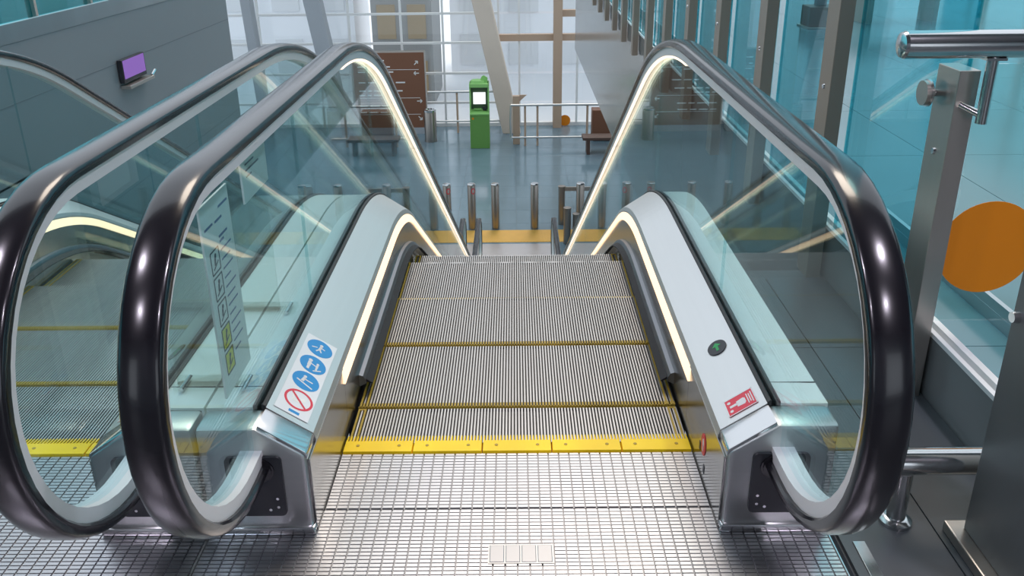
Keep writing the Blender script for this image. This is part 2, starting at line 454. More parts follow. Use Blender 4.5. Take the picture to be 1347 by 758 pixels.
def make_escalator(cx, phase, label, first):
    E = thing('escalator', label, 'escalator', (cx, 0, 0), group='pair of parallel escalators')
    P = lambda nm, key, fn: put(nm, cached(key, fn), E)
    # steps
    ys = phase - 0.4
    while ys < Y_END + 0.1:
        z = step_z(ys + 0.4)
        cut = round(0.050 - ys, 3) if ys < 0 else 0
        st = put('step', cached(('step', cut), lambda: tread_mesh(cut or 0.006)), E, (0, ys, z))
        if not cut: put('yellow_edge', cached('step_y', step_yellow_mesh), st)
        for sd in (0, 1):
            put('yellow_side_line', cached(('step_l', cut), lambda: step_side_line_mesh(cut or 0.008)), st, (0.0 if sd == 0 else 1.0 - 3.42/104, 0, 0))
        ys += 0.4
    # combs and floor plates, upper end
    for i in range(5):
        cs = put('comb_segment', cached('comb', comb_mesh), E, ((i-2)*1.01/5, 0, 0))
        [put('comb_screw', cached('comb_screw', comb_screw_mesh), cs, (x, 0, 0)) for x in (-0.06, 0.06)]
    cp = P('comb_plate', 'comb_plate', lambda: boxmesh('comb_plate', 'plate_dark', (-0.505, 0.505, -0.2385, 0.0, -0.05, -0.0035)))
    tag(put('raised_pads', cached('pads_c', lambda: pads_mesh(-0.505, 0.505, -0.237, -0.001)), cp), kind='stuff')
    fp = P('floor_plate', 'floor_plate', lambda: boxmesh('floor_plate', 'plate_dark', (-0.7765, 0.7765, -1.75, -0.2415, -0.05, -0.0035)))
    tag(put('raised_pads', cached('pads_f', lambda: pads_mesh(-0.774, 0.774, -1.0, -0.2425)), fp), kind='stuff')
    tag(put('raised_pads', cached('pads_g', lambda: pads_mesh(-0.774, 0.774, -1.75, -1.0, 0.06, 0.03)), fp), kind='stuff')
    def rim():
        b = MB()
        b.box(-0.0014, 0.0014, -1.75, -0.33, -0.05, 0.001)
        return b.mesh('rim', 'polished_steel')
    [put('plate_rim', cached('rim', rim), fp, (s*0.7765, 0, 0)) for s in (-1, 1)]
    lp = P('lower_floor_plate', 'lfp', lambda: boxmesh('lower_floor_plate', 'pad_alu', (-0.7765, 0.7765, Y_END, Y_END + 1.75, -RISE - 0.05, -RISE + 0.004)))
    P('lower_comb', 'lcomb', lambda: boxmesh('lower_comb', 'comb_yellow', (-0.505, 0.505, Y_END - 0.08, Y_END, -RISE - 0.02, -RISE + 0.008)))
    for s in (-1, 1):
        for side in (-1, 1): pass
        P('handrail_belt', ('belt', s), lambda: belt_mesh(s))
        P('handrail_profile', ('prof', s), lambda: profile_mesh(s))
        segs = [(1.0, 3.1), (3.13, 5.2), (5.23, 7.3), (7.33, 9.4)]
        for k, (a, b) in enumerate(segs if first else ()):
            for side in (-1, 1):
                P('handrail_light', ('hl', s, side, k), lambda: light_mesh(s, side, a, b))
        cuts = [0.35, 1.62, 2.82, 4.02, 5.22, 6.42, 7.62, 8.82, 10.0]
        P('glass_panel', ('g', s, 'h'), lambda: glass_panel_mesh(s, 0, cuts[0] - 0.002, 'head'))
        for k in range(len(cuts)-1):
            P('glass_panel', ('g', s, k), lambda: glass_panel_mesh(s, cuts[k] + 0.002, cuts[k+1] - 0.002, 'mid'))
        P('glass_panel', ('g', s, 'l'), lambda: glass_panel_mesh(s, cuts[-1] + 0.002, 0, 'foot'))
        S = lambda sec, y0, y1, m, nm, key, sm=False: P(nm, (key, s), lambda: sweep([(s*x, h) for x, h in sec], y0, y1).mesh(nm, m, smooth=sm))
        S([(0.5065, -0.20), (0.5065, 0.178), (0.512, 0.178), (0.512, -0.20)], 0.115, Y_END, 'skirt_steel', 'skirt_panel', 'skirt')
        S([(0.5065, 0.028), (0.5065, 0.070), (0.494, 0.066), (0.486, 0.052), (0.486, 0.038)], 0.32, Y_END - 0.3, 'brush_alu', 'brush_holder', 'brh', True)
        S([(0.486, 0.040), (0.486, 0.050), (0.466, 0.036), (0.466, 0.032)], 0.33, Y_END - 0.3, 'brush_black', 'skirt_brush', 'brb')
        S([(0.4995, 0.172), (0.5065, 0.211), (0.515, 0.211), (0.515, 0.172)], 0.10, YL + 0.8, 'led_skirt', 'skirt_light', 'skl')
        S([(0.508, 0.209), (0.508, 0.218), (0.5135, 0.236), (0.624, 0.312), (0.624, 0.300), (0.520, 0.222), (0.516, 0.208)], -0.236, Y_END + 0.24, 'deck_steel', 'inner_deck', 'ind')
        S([(0.514, 0.178), (0.514, 0.21), (0.520, 0.21), (0.520, 0.178)], -0.1, Y_END, 'skirt_steel', 'light_channel', 'lch')
        S([(0.624, 0.285), (0.624, 0.318), (0.631, 0.322), (0.634, 0.320), (0.634, 0.285)], -0.238, Y_END + 0.24, 'gasket', 'glass_gasket', 'gsk')
        S([(0.646, 0.285), (0.646, 0.320), (0.649, 0.322), (0.656, 0.318), (0.656, 0.285)], -0.238, Y_END + 0.24, 'gasket', 'glass_gasket', 'gsk2')
        S([(0.656, 0.305), (0.656, 0.313), (BOXO, 0.311), (BOXO, 0.255), (BOXO-0.006, 0.255), (BOXO-0.006, 0.303)], -0.236, Y_END + 0.24, 'outer_deck', 'outer_deck', 'otd')
        S([(BOXO-0.008, -0.75), (BOXO-0.008, 0.256), (BOXO-0.013, 0.256), (BOXO-0.013, -0.75)], 0.0, Y_END + 0.2, 'cladding', 'side_cladding', 'cld')
        nb = P('newel_box', ('nb', s), lambda: newel_box_mesh(s))
        P('newel_cap', ('nc', s), lambda: newel_cap_mesh(s))
        put('newel_plinth', cached(('np', s), lambda: plinth_mesh(s)), nb)
        P('skirt_end', ('se', s), lambda: skirt_end_mesh(s))
        ip = P('inlet_plate', ('ip', s), lambda: inlet_mesh(s))
        put('inlet_collar', cached(('ic', s), lambda: inlet_collar_mesh(s)), ip)
        [put('screw', cached('isc', lambda: inlet_screw_mesh(1)), ip, (s*(0.64 + dx), 0, dz)) for dx, dz in ((-0.05, 0.09), (-0.05, 0.115), (-0.03, 0.082), (0.05, 0.09), (0.05, 0.115))]
        # lower newel box
        def lowbox():
            b = MB(); poly = [(0.5125, 0.0), (0.5125, 0.232), (0.628, 0.310), (BOXO, 0.310), (BOXO, 0.0)]
            b.prism(poly, lambda p, t: (s*p[0], t, -RISE + p[1]), Y_END + 0.24, Y_END + 0.33)
            return b.mesh('newel_box', 'satin_steel', smooth=True, bevel=0.012)
        P('newel_box', ('lnb', s), lowbox)
        # seam grooves across the outer deck
        def seam():
            b = MB(); b.box(*sorted((s*0.657, s*BOXO)), -0.140, -0.1375, 0.3105, 0.3135); return b.mesh('deck_seam', 'gasket')
        P('deck_seam', ('seam', s), seam)
    # direction indicator on the right deck
    def indi():
        b = MB(); fn = deck_fn(1, 0.577, 0.102)
        b.prism(disc2d(0, 0, 0.029, 0.034), fn, 0, 0.0018); return b.mesh('direction_indicator', 'black_plastic', smooth=True)
    di = P('direction_indicator', 'ind', indi)
    def arrow():
        b = MB(); fn = deck_fn(1, 0.577, 0.102)
        b.prism(bar2d(0, -0.018, 0, 0.006, 0.008), fn, 0.0019, 0.0024)
        b.prism([(-0.014, 0.004), (0.014, 0.004), (0, 0.022)], fn, 0.0019, 0.0024)
        return b.mesh('green_arrow', 'indicator_green')
    put('green_arrow', cached('arrow', arrow), di)
    # red emergency-stop label on the right deck
    def redl():
        b = MB(); fn = deck_fn(1, 0.574, -0.180)
        b.prism([(-0.041, -0.034), (0.041, -0.034), (0.041, 0.034), (-0.041, 0.034)], fn, 0, 0.0008); return b.mesh('stop_label', 'sticker_red')
    rl = P('stop_label', 'redl', redl)
    def redw():
        b = MB(); fn = deck_fn(1, 0.574, -0.180)
        for (x0, x1, y0, y1) in ((-0.041, 0.041, 0.0315, 0.034), (-0.041, 0.041, -0.034, -0.0315), (-0.041, -0.0385, -0.034, 0.034), (0.0385, 0.041, -0.034, 0.034)):
            b.prism([(x0, y0), (x1, y0), (x1, y1), (x0, y1)], fn, 0.0009, 0.0013)
        b.prism([(-0.010, -0.012), (0.010, -0.014), (0.015, -0.008), (0.015, 0.008), (0.010, 0.013), (-0.010, 0.010)], fn, 0.0009, 0.0013)
        b.prism(bar2d(-0.030, 0.0, -0.008, 0.0, 0.009), fn, 0.0009, 0.0013)
        b.prism(disc2d(-0.029, -0.018, 0.0048), fn, 0.0009, 0.0013); b.prism(disc2d(-0.029, 0.018, 0.0048), fn, 0.0009, 0.0013)
        for k, L in enumerate((0.040, 0.034, 0.044)):
            x = 0.021 + k*0.006; b.prism(bar2d(x, -L/2, x, L/2, 0.0030), fn, 0.0009, 0.0013)
        return b.mesh('print', 'white_print')
    put('white_print', cached('redw', redw), rl)
    # emergency stop oval and slots on the inner face of the right newel
    def oval():
        b = MB(); fn = lambda p, t: (0.5062 - t, -0.115 + p[0], 0.105 + p[1])
        b.prism(disc2d(0, 0, 0.024, 0.032), fn, 0, 0.0015); return b.mesh('stop_sticker', 'sticker_red')
    ov = P('stop_sticker', 'oval', oval)
    def ovalw():
        b = MB(); fn = lambda p, t: (0.5046 - t, -0.115 + p[0], 0.105 + p[1])
        b.prism(disc2d(0, 0.006, 0.007, 0.012), fn, 0, 0.0004); b.prism(bar2d(0, -0.02, 0, -0.004, 0.007), fn, 0, 0.0004)
        return b.mesh('print', 'white_print')
    put('white_print', cached('ovalw', ovalw), ov)
    def slots():
        b = MB()
        for (y, z) in ((-0.075, 0.075), (-0.135, 0.040)): b.box(0.5052, 0.5066, y-0.006, y+0.006, z-0.012, z+0.012)
        return b.mesh('sensor_slot', 'black_plastic')
    P('sensor_slot', 'slots', slots)
    if first:
        # blue mandatory-action pictograms on the left deck
        def backing():
            b = MB(); fn = deck_fn(-1, 0.571, -0.01)
            b.prism([(-0.048, -0.205), (0.048, -0.205), (0.048, 0.18), (-0.048, 0.18)], fn, 0, 0.0006); return b.mesh('sticker_backing', 'sticker_white')
        bk = put('pictogram_sheet', backing(), E)
        for k, y in enumerate((0.122, 0.031, -0.056)):
            fn = deck_fn(-1, 0.570, y)
            b = MB(); b.prism(disc2d(0, 0, 0.040), fn, 0.0007, 0.0011)
            o = put('blue_pictogram', b.mesh('blue_pictogram', 'sticker_blue'), bk)
            b = MB(); fn2 = fn
            if k == 0:
                b.prism(disc2d(0.002, 0.016, 0.0055, n=12), fn, .0012, .0015); b.prism(bar2d(0.002, 0.010, 0.0, -0.006, 0.008), fn, .0012, .0015)
                b.prism(bar2d(0, 0.006, 0.016, 0.002, 0.004), fn, .0012, .0015); b.prism(bar2d(0, -0.005, -0.008, -0.020, 0.0045), fn, .0012, .0015)
                b.prism(bar2d(0, -0.005, 0.008, -0.018, 0.0045), fn, .0012, .0015); b.prism(bar2d(-0.024, -0.008, -0.008, 0.0, 0.004), fn, .0012, .0015)
            elif k == 1:
                for dx, sc in ((-0.011, 1.15), (0.013, 0.8)):
                    b.prism(disc2d(dx, 0.014*sc, 0.0055*sc, n=12), fn, .0012, .0015); b.prism(bar2d(dx, 0.008*sc, dx, -0.010*sc, 0.009*sc), fn, .0012, .0015)
                    b.prism(bar2d(dx, -0.008*sc, dx, -0.024*sc, 0.007*sc), fn, .0012, .0015)
                b.prism(bar2d(-0.008, 0.002, 0.011, -0.002, 0.004), fn, .0012, .0015); b.prism(bar2d(0.006, -0.028, 0.028, -0.012, 0.004), fn, .0012, .0015)
            else:
                b.prism(disc2d(-0.006, 0.018, 0.0052, n=12), fn, .0012, .0015); b.prism(bar2d(-0.006, 0.012, -0.010, -0.006, 0.009), fn, .0012, .0015)
                b.prism(bar2d(-0.006, 0.006, 0.020, 0.004, 0.0045), fn, .0012, .0015); b.prism(bar2d(-0.026, -0.006, 0.024, -0.022, 0.005), fn, .0012, .0015)
            put('white_figure', b.mesh('white_figure', 'white_print'), bk)
        fn = deck_fn(-1, 0.568, -0.146); b = MB()
        ring2d(b, 0, 0, 0.034, 0.041, fn, 0.0007, 0.0011); b.prism(bar2d(-0.024, 0.024, 0.024, -0.024, 0.006), fn, 0.0012, 0.0014)
        put('red_prohibition_ring', b.mesh('red_ring', 'sticker_red'), bk)
        b = MB()
        b.prism(disc2d(0.012, 0.006, 0.007, n=12), fn, .0007, .001); b.prism(bar2d(-0.018, -0.008, 0.014, -0.008, 0.006), fn, .0007, .001); b.prism(bar2d(-0.012, -0.008, -0.02, 0.014, 0.005), fn, .0007, .001)
        put('grey_figure', b.mesh('grey_figure', 'panel_grey'), bk)
        b = MB(); b.prism(bar2d(-0.014, -0.055, 0.016, -0.055, 0.010), fn, .0007, .001)
        put('blue_strip', b.mesh('blue_strip', 'sticker_blue'), bk)
        # maker's plate on the floor plate
        pl = put('badge_plate', boxmesh('badge_plate', 'tread', (-0.072, 0.088, -0.440, -0.375, 0.0002, 0.0012)), fp)
        b = MB()
        for i in range(4):
            x = -0.068 + i*0.039; b.quadbox(x, x + 0.035, -0.436, -0.379, 0.0012, 0.0020, 0.0015)
        tag(put('badge_cell', b.mesh('badge_cell', 'riser'), fp), kind='stuff')
    return E

# ------------------------------------------------------------------ setting
def tiles(parent, name, m, x0, x1, y0, y1, z, tx, ty, gap=0.004, th=0.012, skip=None):
    me = boxmesh(name, m, (-tx/2 + gap/2, tx/2 - gap/2, -ty/2 + gap/2, ty/2 - gap/2, -th, 0.0))
    nx = int(math.ceil((x1-x0)/tx - 1e-6)); ny = int(math.ceil((y1-y0)/ty - 1e-6))
    for i in range(nx):
        for j in range(ny):
            x = x0 + (i+0.5)*tx; y = y0 + (j+0.5)*ty
            if skip and skip(x, y): continue
            put('floor_tile', me, parent, (x, y, z))
b = MB(); b.box(-16, 16, 3.0, 22.0, -RISE - 0.3, -RISE - 0.010)
fl_low = struct('floor_lower', b.mesh('floor_lower', 'grout'), 'blue grey tiled floor of the lower hall')
tiles(fl_low, 'floor_tile', 'tile_blue', -6.0, 6.0, 12.2, 21.8, -RISE, 1.2, 0.8)
b = MB()
b.box(-16, -6.005, 3.0, 22.0, -RISE - 0.012, -RISE); b.box(6.005, 16, 3.0, 22.0, -RISE - 0.012, -RISE); b.box(-6.0, 6.0, 3.0, 12.195, -RISE - 0.012, -RISE)
put('tiled_field', b.mesh('tiled_field', 'tile_blue'), fl_low)

b = MB()
b.box(0.795, 1.298, -6, 1.3, -0.30, -0.012); b.box(1.354, 16, -6, 16.4, -1.46, -0.012)
b.box(-2.9, -2.345, -6, 1.3, -0.30, -0.012); b.box(-16, -2.93, -6, 6.7, -1.46, -0.012); b.box(-16, -6.2, 6.7, 16, -1.46, 0.0); b.box(-2.345, 0.795, -6, -1.76, -0.30, -0.012)
fl_up = struct('floor_upper', b.mesh('floor_upper', 'grout'), 'dark tiled floor of the upper landing')
tiles(fl_up, 'floor_tile', 'tile_dark', 0.797, 1.297, -1.2, 1.2, 0.0, 0.25, 0.6)
tiles(fl_up, 'floor_tile', 'tile_teal', 1.356, 9.1, -0.6, 12.6, 0.0, 1.2, 1.2)
b = MB(); b.box(-2.9, -2.345, -6, 1.3, -0.012, 0.0); b.box(-16, -2.9, -6, 6.7, -0.012, 0.0); b.box(-2.345, 16, -6, -1.76, -0.012, 0.0); b.box(0.797, 16, -1.76, -1.2, -0.012, 0)
b.box(8.505+0.6, 16, -1.2, 16.4, -0.012, 0); b.box(1.305, 9.1, 12.61, 16.4, -0.012, 0)
put('tiled_field', b.mesh('tiled_field', 'tile_dark'), fl_up)
# small metal strip beside the plate
tag(put('metal_floor_strip', boxmesh('metal_floor_strip', 'polished_steel', (0.825, 0.855, -1.0, -0.375, 0.0, 0.004), 0.001)), 'narrow steel strip lying on the dark tiles beside the ribbed plate', 'floor strip')

# wall_right: slab-edge fascia beside the escalator (grey panels with a channel on top)
b = MB(); b.box(1.300, 1.318, -0.40, 16.4, -1.46, 0.030)
wr = struct('wall_right', b.mesh('wall_right', 'fascia'), 'grey metal fascia along the edge of the upper floor')
b = MB(); b.box(1.296, 1.306, -0.40, 16.4, 0.032, 0.205); put('kick_plate', b.mesh('kick_plate', 'fascia'), wr)
b = MB(); b.box(1.292, 1.308, -0.40, 16.4, 0.205, 0.220); b.box(1.330, 1.352, -0.40, 16.4, 0.0, 0.220); b.box(1.308, 1.330, -0.40, 16.4, 0.19, 0.195)
struct('trim_1', b.mesh('trim_1', 'mullion_white'), 'pale channel that holds the glass fence')
# wall_left: dark grey parapet
b = MB(); b.box(-2.92, -2.9, 1.0, 6.7, -1.46, 0.755)
wl = struct('wall_left', b.mesh('wall_left', 'wall_grey'), 'dark grey parapet wall beside the escalators')
b = MB(); b.box(-2.925, -2.895, 1.0, 6.7, 0.757, 0.865); put('parapet_cap', b.mesh('parapet_cap', 'cap_steel'), wl)
b = MB()
for z in (0.42, 0.0, -0.5): b.box(-2.9005, -2.8985, 1.0, 6.7, z, z + 0.006)
tag(put('panel_joint', b.mesh('panel_joint', 'wall_joint'), wl), kind='stuff')

# ------------------------------------------------------------------ far glass facade (window_1)
YF = 21.8
b = MB(); b.box(-16, 16, YF, YF + 0.2, -RISE, -RISE + 0.10)
win = struct('window_1', b.mesh('window_1', 'mullion_white'), 'tall glazed facade at the end of the lower hall')
vx = [-16, -13, -10.5, -8.6, -7.1, -5.5, -4.6, -3.16, -2.0, -0.45, 0.12, 1.19, 1.75, 3.2, 5.0, 7.0, 9.5, 12.5, 16]
hz = [-RISE + 0.1, -3.80, -2.96, -2.11, -1.31, -0.50, 0.6, 2.2, 4.5]
vm = MB(); vm.box(-0.028, 0.028, -0.05, 0.05, -RISE + 0.1, 4.5); vm = vm.mesh('mullion', 'mullion_white')
for x in vx: put('mullion', vm, win, (x, YF, 0))
for z in hz[1:]:
    hm = MB(); hm.box(-16, -0.45, -0.045, 0.045, -0.030, 0.030); put('transom', hm.mesh('transom', 'mullion_white'), win, (0, YF, z))
for z, xa in ((-1.33, 1.31), (-1.98, -0.45), (0.6, -0.45), (2.2, -0.45), (4.5, -0.45)):
    hm = MB(); hm.box(xa, 16, -0.10, 0.10, -0.09, 0.09); put('beam', hm.mesh('beam', 'frame_brown'), win, (0, YF, z))
for i in range(len(vx)-1):
    for j in range(len(hz)-1):
        if i >= 9 and j not in (0,): 
            pass
        put('pane', boxmesh('pane', 'facade_glass', (vx[i] + 0.03, vx[i+1] - 0.03, YF - 0.006, YF + 0.006, hz[j] + 0.03, hz[j+1] - 0.03)), win)
b = MB(); b.box(1.07, 1.31, YF - 0.3, YF + 0.1, -RISE, 4.5); put('frame_column', b.mesh('frame_column', 'frame_brown'), win)
# leaning columns in front of the facade
def leaning(name, x0b, x1b, x0t, x1t, zt, y, d, m, label, zb=-RISE):
    b = MB()
    b.add([(x0b,y,zb),(x1b,y,zb),(x1b,y+d,zb),(x0b,y+d,zb),(x0t,y,zt),(x1t,y,zt),(x1t,y+d,zt),(x0t,y+d,zt)],
          [(0,3,2,1),(4,5,6,7),(0,1,5,4),(1,2,6,5),(2,3,7,6),(3,0,4,7)])
    return tag(put(name, b.mesh(name, m, bevel=0.02)), label, 'column')
leaning('leaning_column', -0.36, 0.14, -2.30, -1.80, 4.5, 20.9, 0.45, 'concrete', 'tan leaning concrete column behind the green machine and railing')
leaning('leaning_column', -5.05, -4.62, -6.4, -5.95, 4.5, 20.9, 0.45, 'concrete_grey', 'blue grey leaning column just left of the brown sign board')
leaning('leaning_column', -7.10, -6.85, -7.5, -7.25, 4.5, 20.9, 0.4, 'concrete_grey', 'slim blue grey leaning column beside the end of the dark parapet')
# outside
b = MB(); b.box(-40, 40, 22.0, 70, -RISE - 0.35, -RISE - 0.05)
tag(put('pavement', b.mesh('pavement', 'pavement')), 'pale pavement outside the glass facade', 'pavement', kind='structure')
def outbuilding(x0, x1, y, z1, m, label, nx, nz, wm):
    t = thing('building', label, 'building', ((x0+x1)/2, y, -RISE - 0.05))
    W = x1 - x0; H = z1 + RISE
    put('wall', boxmesh('wall', m, (-W/2, W/2, 0, 3, 0, H)), t)
    ww = W/nx*0.6; wh = H/nz*0.6
    me = boxmesh('window', wm, (-ww/2, ww/2, -0.05, 0.02, -wh/2, wh/2))
    for i in range(nx):
        for j in range(nz):
            put('window', me, t, (-W/2 + (i+0.5)*W/nx, 0, (j+0.5)*H/nz))
    return t
outbuilding(-4.5, -2.6, 25.0, 6, 'outside_grey', 'grey building part with brown windows behind the facade glass', 2, 6, 'outside_brown')
outbuilding(-16, -5.4, 27.0, 7, 'outside_white', 'pale wide building outside the left half of the facade', 7, 5, 'pavement')
outbuilding(-2.4, 14, 30.0, 7, 'outside_white', 'pale wide building outside the right half of the facade', 9, 6, 'pavement')

# ------------------------------------------------------------------ escalators
E1 = make_escalator(0.0, 0.238, 'steel escalator with blue pictogram stickers, warm light strips and glass sides', True)
E2 = make_escalator(-1.555, 0.388, 'steel glass-sided escalator running beside the dark grey parapet', False)

# ------------------------------------------------------------------ notice boards between the escalators
def notice(label, y0, y1, z0, z1, big):
    t = thing('notice_board', label, 'notice board', (-0.72, (y0+y1)/2, z0))
    W = y1 - y0; H = z1 - z0
    put('board', boxmesh('board', 'panel_grey', (-0.003, 0.003, -W/2, W/2, 0, H), 0.001), t)
    fn = lambda p, tt: (0.0031 + tt, p[0], p[1])
    b = MB()
    if big:
        for (u0, u1, z) in ((0.02, 0.085, .93), (-0.085, -0.03, .88), (-0.015, 0.035, .875), (0.0, 0.06, .79), (0, .03, .765)):
            b.prism(bar2d(u0, z*H, u1, z*H, 0.006), fn, 0, .0006)
        for k in range(12):
            L = (0.075, 0.06, 0.07, 0.045)[k % 4]; b.prism(bar2d(0.0, (0.72 - k*0.05)*H, L, (0.72 - k*0.05)*H, 0.0045), fn, 0, .0006)
        put('text_lines', b.mesh('text_lines', 'print_blue'), t)
        for k in range(5):
            c = (-0.045, (0.70 - k*0.135)*H); s = 0.028
            if k >= 3:
                b = MB(); b.prism([(c[0]-s, c[1]-s), (c[0]+s, c[1]-s), (c[0]+s, c[1]+s), (c[0]-s, c[1]+s)], fn, 0, .0004)
                put('yellow_square', b.mesh('yellow_square', 'sticker_yellow'), t)
            b = MB()
            for q in ((-s,-s,s,-s),(s,-s,s,s),(s,s,-s,s),(-s,s,-s,-s)): b.prism(bar2d(c[0]+q[0], c[1]+q[1], c[0]+q[2], c[1]+q[3], 0.004), fn, .0005, .001)
            b.prism(disc2d(c[0]+0.003, c[1]+0.013, 0.006, n=10), fn, .0005, .001); b.prism(bar2d(c[0], c[1]+0.008, c[0]-0.004, c[1]-0.01, 0.009), fn, .0005, .001)
            b.prism(bar2d(c[0]-0.016, c[1]-0.018, c[0]+0.018, c[1]-0.004, 0.004), fn, .0005, .001)
            put('pictogram', b.mesh('pictogram', 'print_dark'), t)
    else:
        for k in range(7):
            L = (0.12, 0.09, 0.13, 0.11, 0.08, 0.12, 0.05)[k]
            b.prism(bar2d(-0.08, H*(0.84 - k*0.085), -0.08 + L, H*(0.84 - k*0.085), 0.010 if k == 0 else 0.005), fn, 0, .0006)
        put('text_lines', b.mesh('text_lines', 'print_dark'), t)
    return t
notice('tall grey notice board with boxed pictograms standing on the deck between the escalators', -0.235, -0.035, 0.336, 0.835, True)
notice('small grey notice board with lines of text between the escalators', 0.085, 0.31, 0.735, 0.935, False)
def bracket(y, label):
    t = thing('acrylic_bracket', label, 'bracket', (-0.78, y, 0.311))
    put('sheet', boxmesh('sheet', 'acrylic', (-0.10, 0.054, -0.003, 0.003, 0.0, 0.42)), t)
    for s in (-1, 1): put('foot_bar', boxmesh('foot_bar', 'acrylic', (-0.105, 0.105, s*0.016 - 0.008, s*0.016 + 0.008, 0.0, 0.022), 0.002), t)
    for s in (-1, 1):
        b = MB(); b.cyl((s*0.08, -0.034, 0.011), (s*0.08, 0.034, 0.011), 0.006, seg=10); put('bolt', b.mesh('bolt', 'polished_steel'), t)
bracket(-0.135, 'clear acrylic bracket holding the tall notice board on the deck')
bracket(0.30, 'clear acrylic bracket standing on the deck below the small notice board')

# ------------------------------------------------------------------ right hand glass fence with posts
def fence_post(h, m='post_brown'):
    b = MB(); b.box(0.0, 0.058, -0.125, 0.0, -0.012, h); return b.mesh('post', m, bevel=0.002)
FG = 'glass fence posts along the upper floor edge'
order = ['first', 'second', 'third', 'fourth', 'fifth', 'sixth', 'seventh', 'eighth', 'ninth', 'tenth', 'eleventh', 'twelfth', 'thirteenth', 'fourteenth', 'fifteenth', 'sixteenth']
fpm = fence_post(1.035, 'post_steel'); fpt = fence_post(3.4)
bm_ = MB(); bm_.cyl((0.0, 0, 0), (-0.006, 0, 0), 0.011, 0.009, 12); boltm = bm_.mesh('bolt', 'polished_steel')
for k in range(16):
    y = 0.408 + 0.936*k
    lab = 'flat brushed steel fence post beside the tube rail' if k == 0 else order[k] + ' tall brown steel post of the glass fence counted from the tube rail'
    t = thing('fence_post', lab, 'post', (1.225, y, 0.0), group=FG)
    put('post', fpm if k == 0 else fpt, t)
    put('bolt', boltm, t, (0.0, -0.16 + 0.10, 0.79))
for k in range(15):
    y = 0.408 + 0.936*k
    t = thing('fence_glass', ('glass fence pane between the %s and %s posts from the tube rail' % (order[k], order[k+1])), 'glass pane', (1.318, y, 0.0), group='glass panes of the upper floor fence')
    put('pane', cached('fpane', lambda: boxmesh('fence_pane', 'fence_glass', (-0.006, 0.006, 0.012, 0.80, 0.196, 3.40))), t)
    ed = cached('fedge', lambda: boxmesh('glass_edge', 'glass_edge', (-0.0065, 0.0065, 0.006, 0.0115, 0.196, 3.40)))
    put('pane_edge', ed, t); put('pane_edge', ed, t, (0, 0.80, 0))
# round glass clamp on the first post
t = thing('glass_clamp', 'round steel glass clamp on the side of the first fence post', 'clamp', (1.19, 0.40, 0.95))
b = MB(); b.cyl((0.034, 0, 0), (0.0, 0, 0), 0.010, seg=14); put('stem', b.mesh('stem', 'polished_steel', smooth=True), t)
b = MB(); b.cyl((-0.004, 0, 0), (0.008, 0, 0), 0.036, seg=24); put('disc', b.mesh('disc', 'post_steel', smooth=True), t)
b = MB(); b.cyl((0.008, 0, 0), (0.014, 0, 0), 0.040, seg=24); put('rim', b.mesh('rim', 'polished_steel', smooth=True), t)
# tube rail on bracket
t = thing('tube_rail', 'thick polished steel tube rail ending in front of the first fence post', 'railing', (1.028, 0.24, 0.0))
b = MB(); b.cyl((0.012, 0, 1.114), (1.6, 0, 1.114), 0.037, seg=32); put('tube', b.mesh('tube', 'polished_steel', smooth=True), t)
b = MB(); b.cyl((0.012, 0, 1.114), (0.004, 0, 1.114), 0.036, 0.033, seg=32); b.cyl((0.004, 0, 1.114), (0.0, 0, 1.114), 0.033, 0.023, seg=32); put('end_cap', b.mesh('end_cap', 'polished_steel', smooth=True), t)
b = MB(); b.cyl((0.256, 0, 0.898), (0.256, 0, 1.08), 0.0150, seg=18); put('bracket_rod', b.mesh('bracket_rod', 'polished_steel', smooth=True), t)
put('bracket_pad', boxmesh('bracket_pad', 'polished_steel', (0.230, 0.284, -0.02, 0.02, 1.072, 1.079)), t)
b = MB(); b.cyl((0.250, 0.004, 0.922), (0.212, 0.042, 0.942), 0.010, seg=14); put('bracket_stub', b.mesh('bracket_stub', 'polished_steel', smooth=True), t)
# pane below the tube with orange disc
t = thing('gate_pane', 'clear glass pane with an orange marker disc below the tube rail', 'glass pane', (1.30, 0.36, 0.0))
put('pane', boxmesh('gate_pane', 'acrylic', (0.03, 1.35, -0.005, 0.005, 0.23, 1.04)), t)
b = MB(); b.prism(disc2d(0.143, 0.480, 0.150, n=48), lambda p, tt: (p[0], -0.0052 - tt, p[1]), 0, 0.0015)
put('orange_disc', b.mesh('orange_disc', 'orange'), t)
# base rail behind
b = MB(); b.box(1.77, 1.82, -0.30, 16.0, 0.0, 0.05); b.box(1.772, 1.792, -0.30, 16.0, 0.05, 0.09)
tag(put('glass_base_rail', b.mesh('glass_base_rail', 'cap_steel')), 'long low steel base rail on the floor beyond the fence glass', 'rail')
# near pillar
t = thing('gate_pillar', 'wide grey metal pillar on a base plate at the edge of the landing', 'pillar', (1.10, -0.36, 0.0))
put('pillar', boxmesh('pillar', 'pillar_grey', (0.0, 0.20, -0.26, 0.0, 0.03, 1.12), 0.003), t)
put('base_plate', boxmesh('base_plate', 'post_steel', (-0.035, 0.24, -0.32, 0.03, 0.0, 0.03), 0.004), t)
b = MB(); b.cyl((0.0, -0.02, 0.62), (-0.014, -0.02, 0.62), 0.014, 0.012, 16); put('clamp', b.mesh('clamp', 'polished_steel', smooth=True), t)
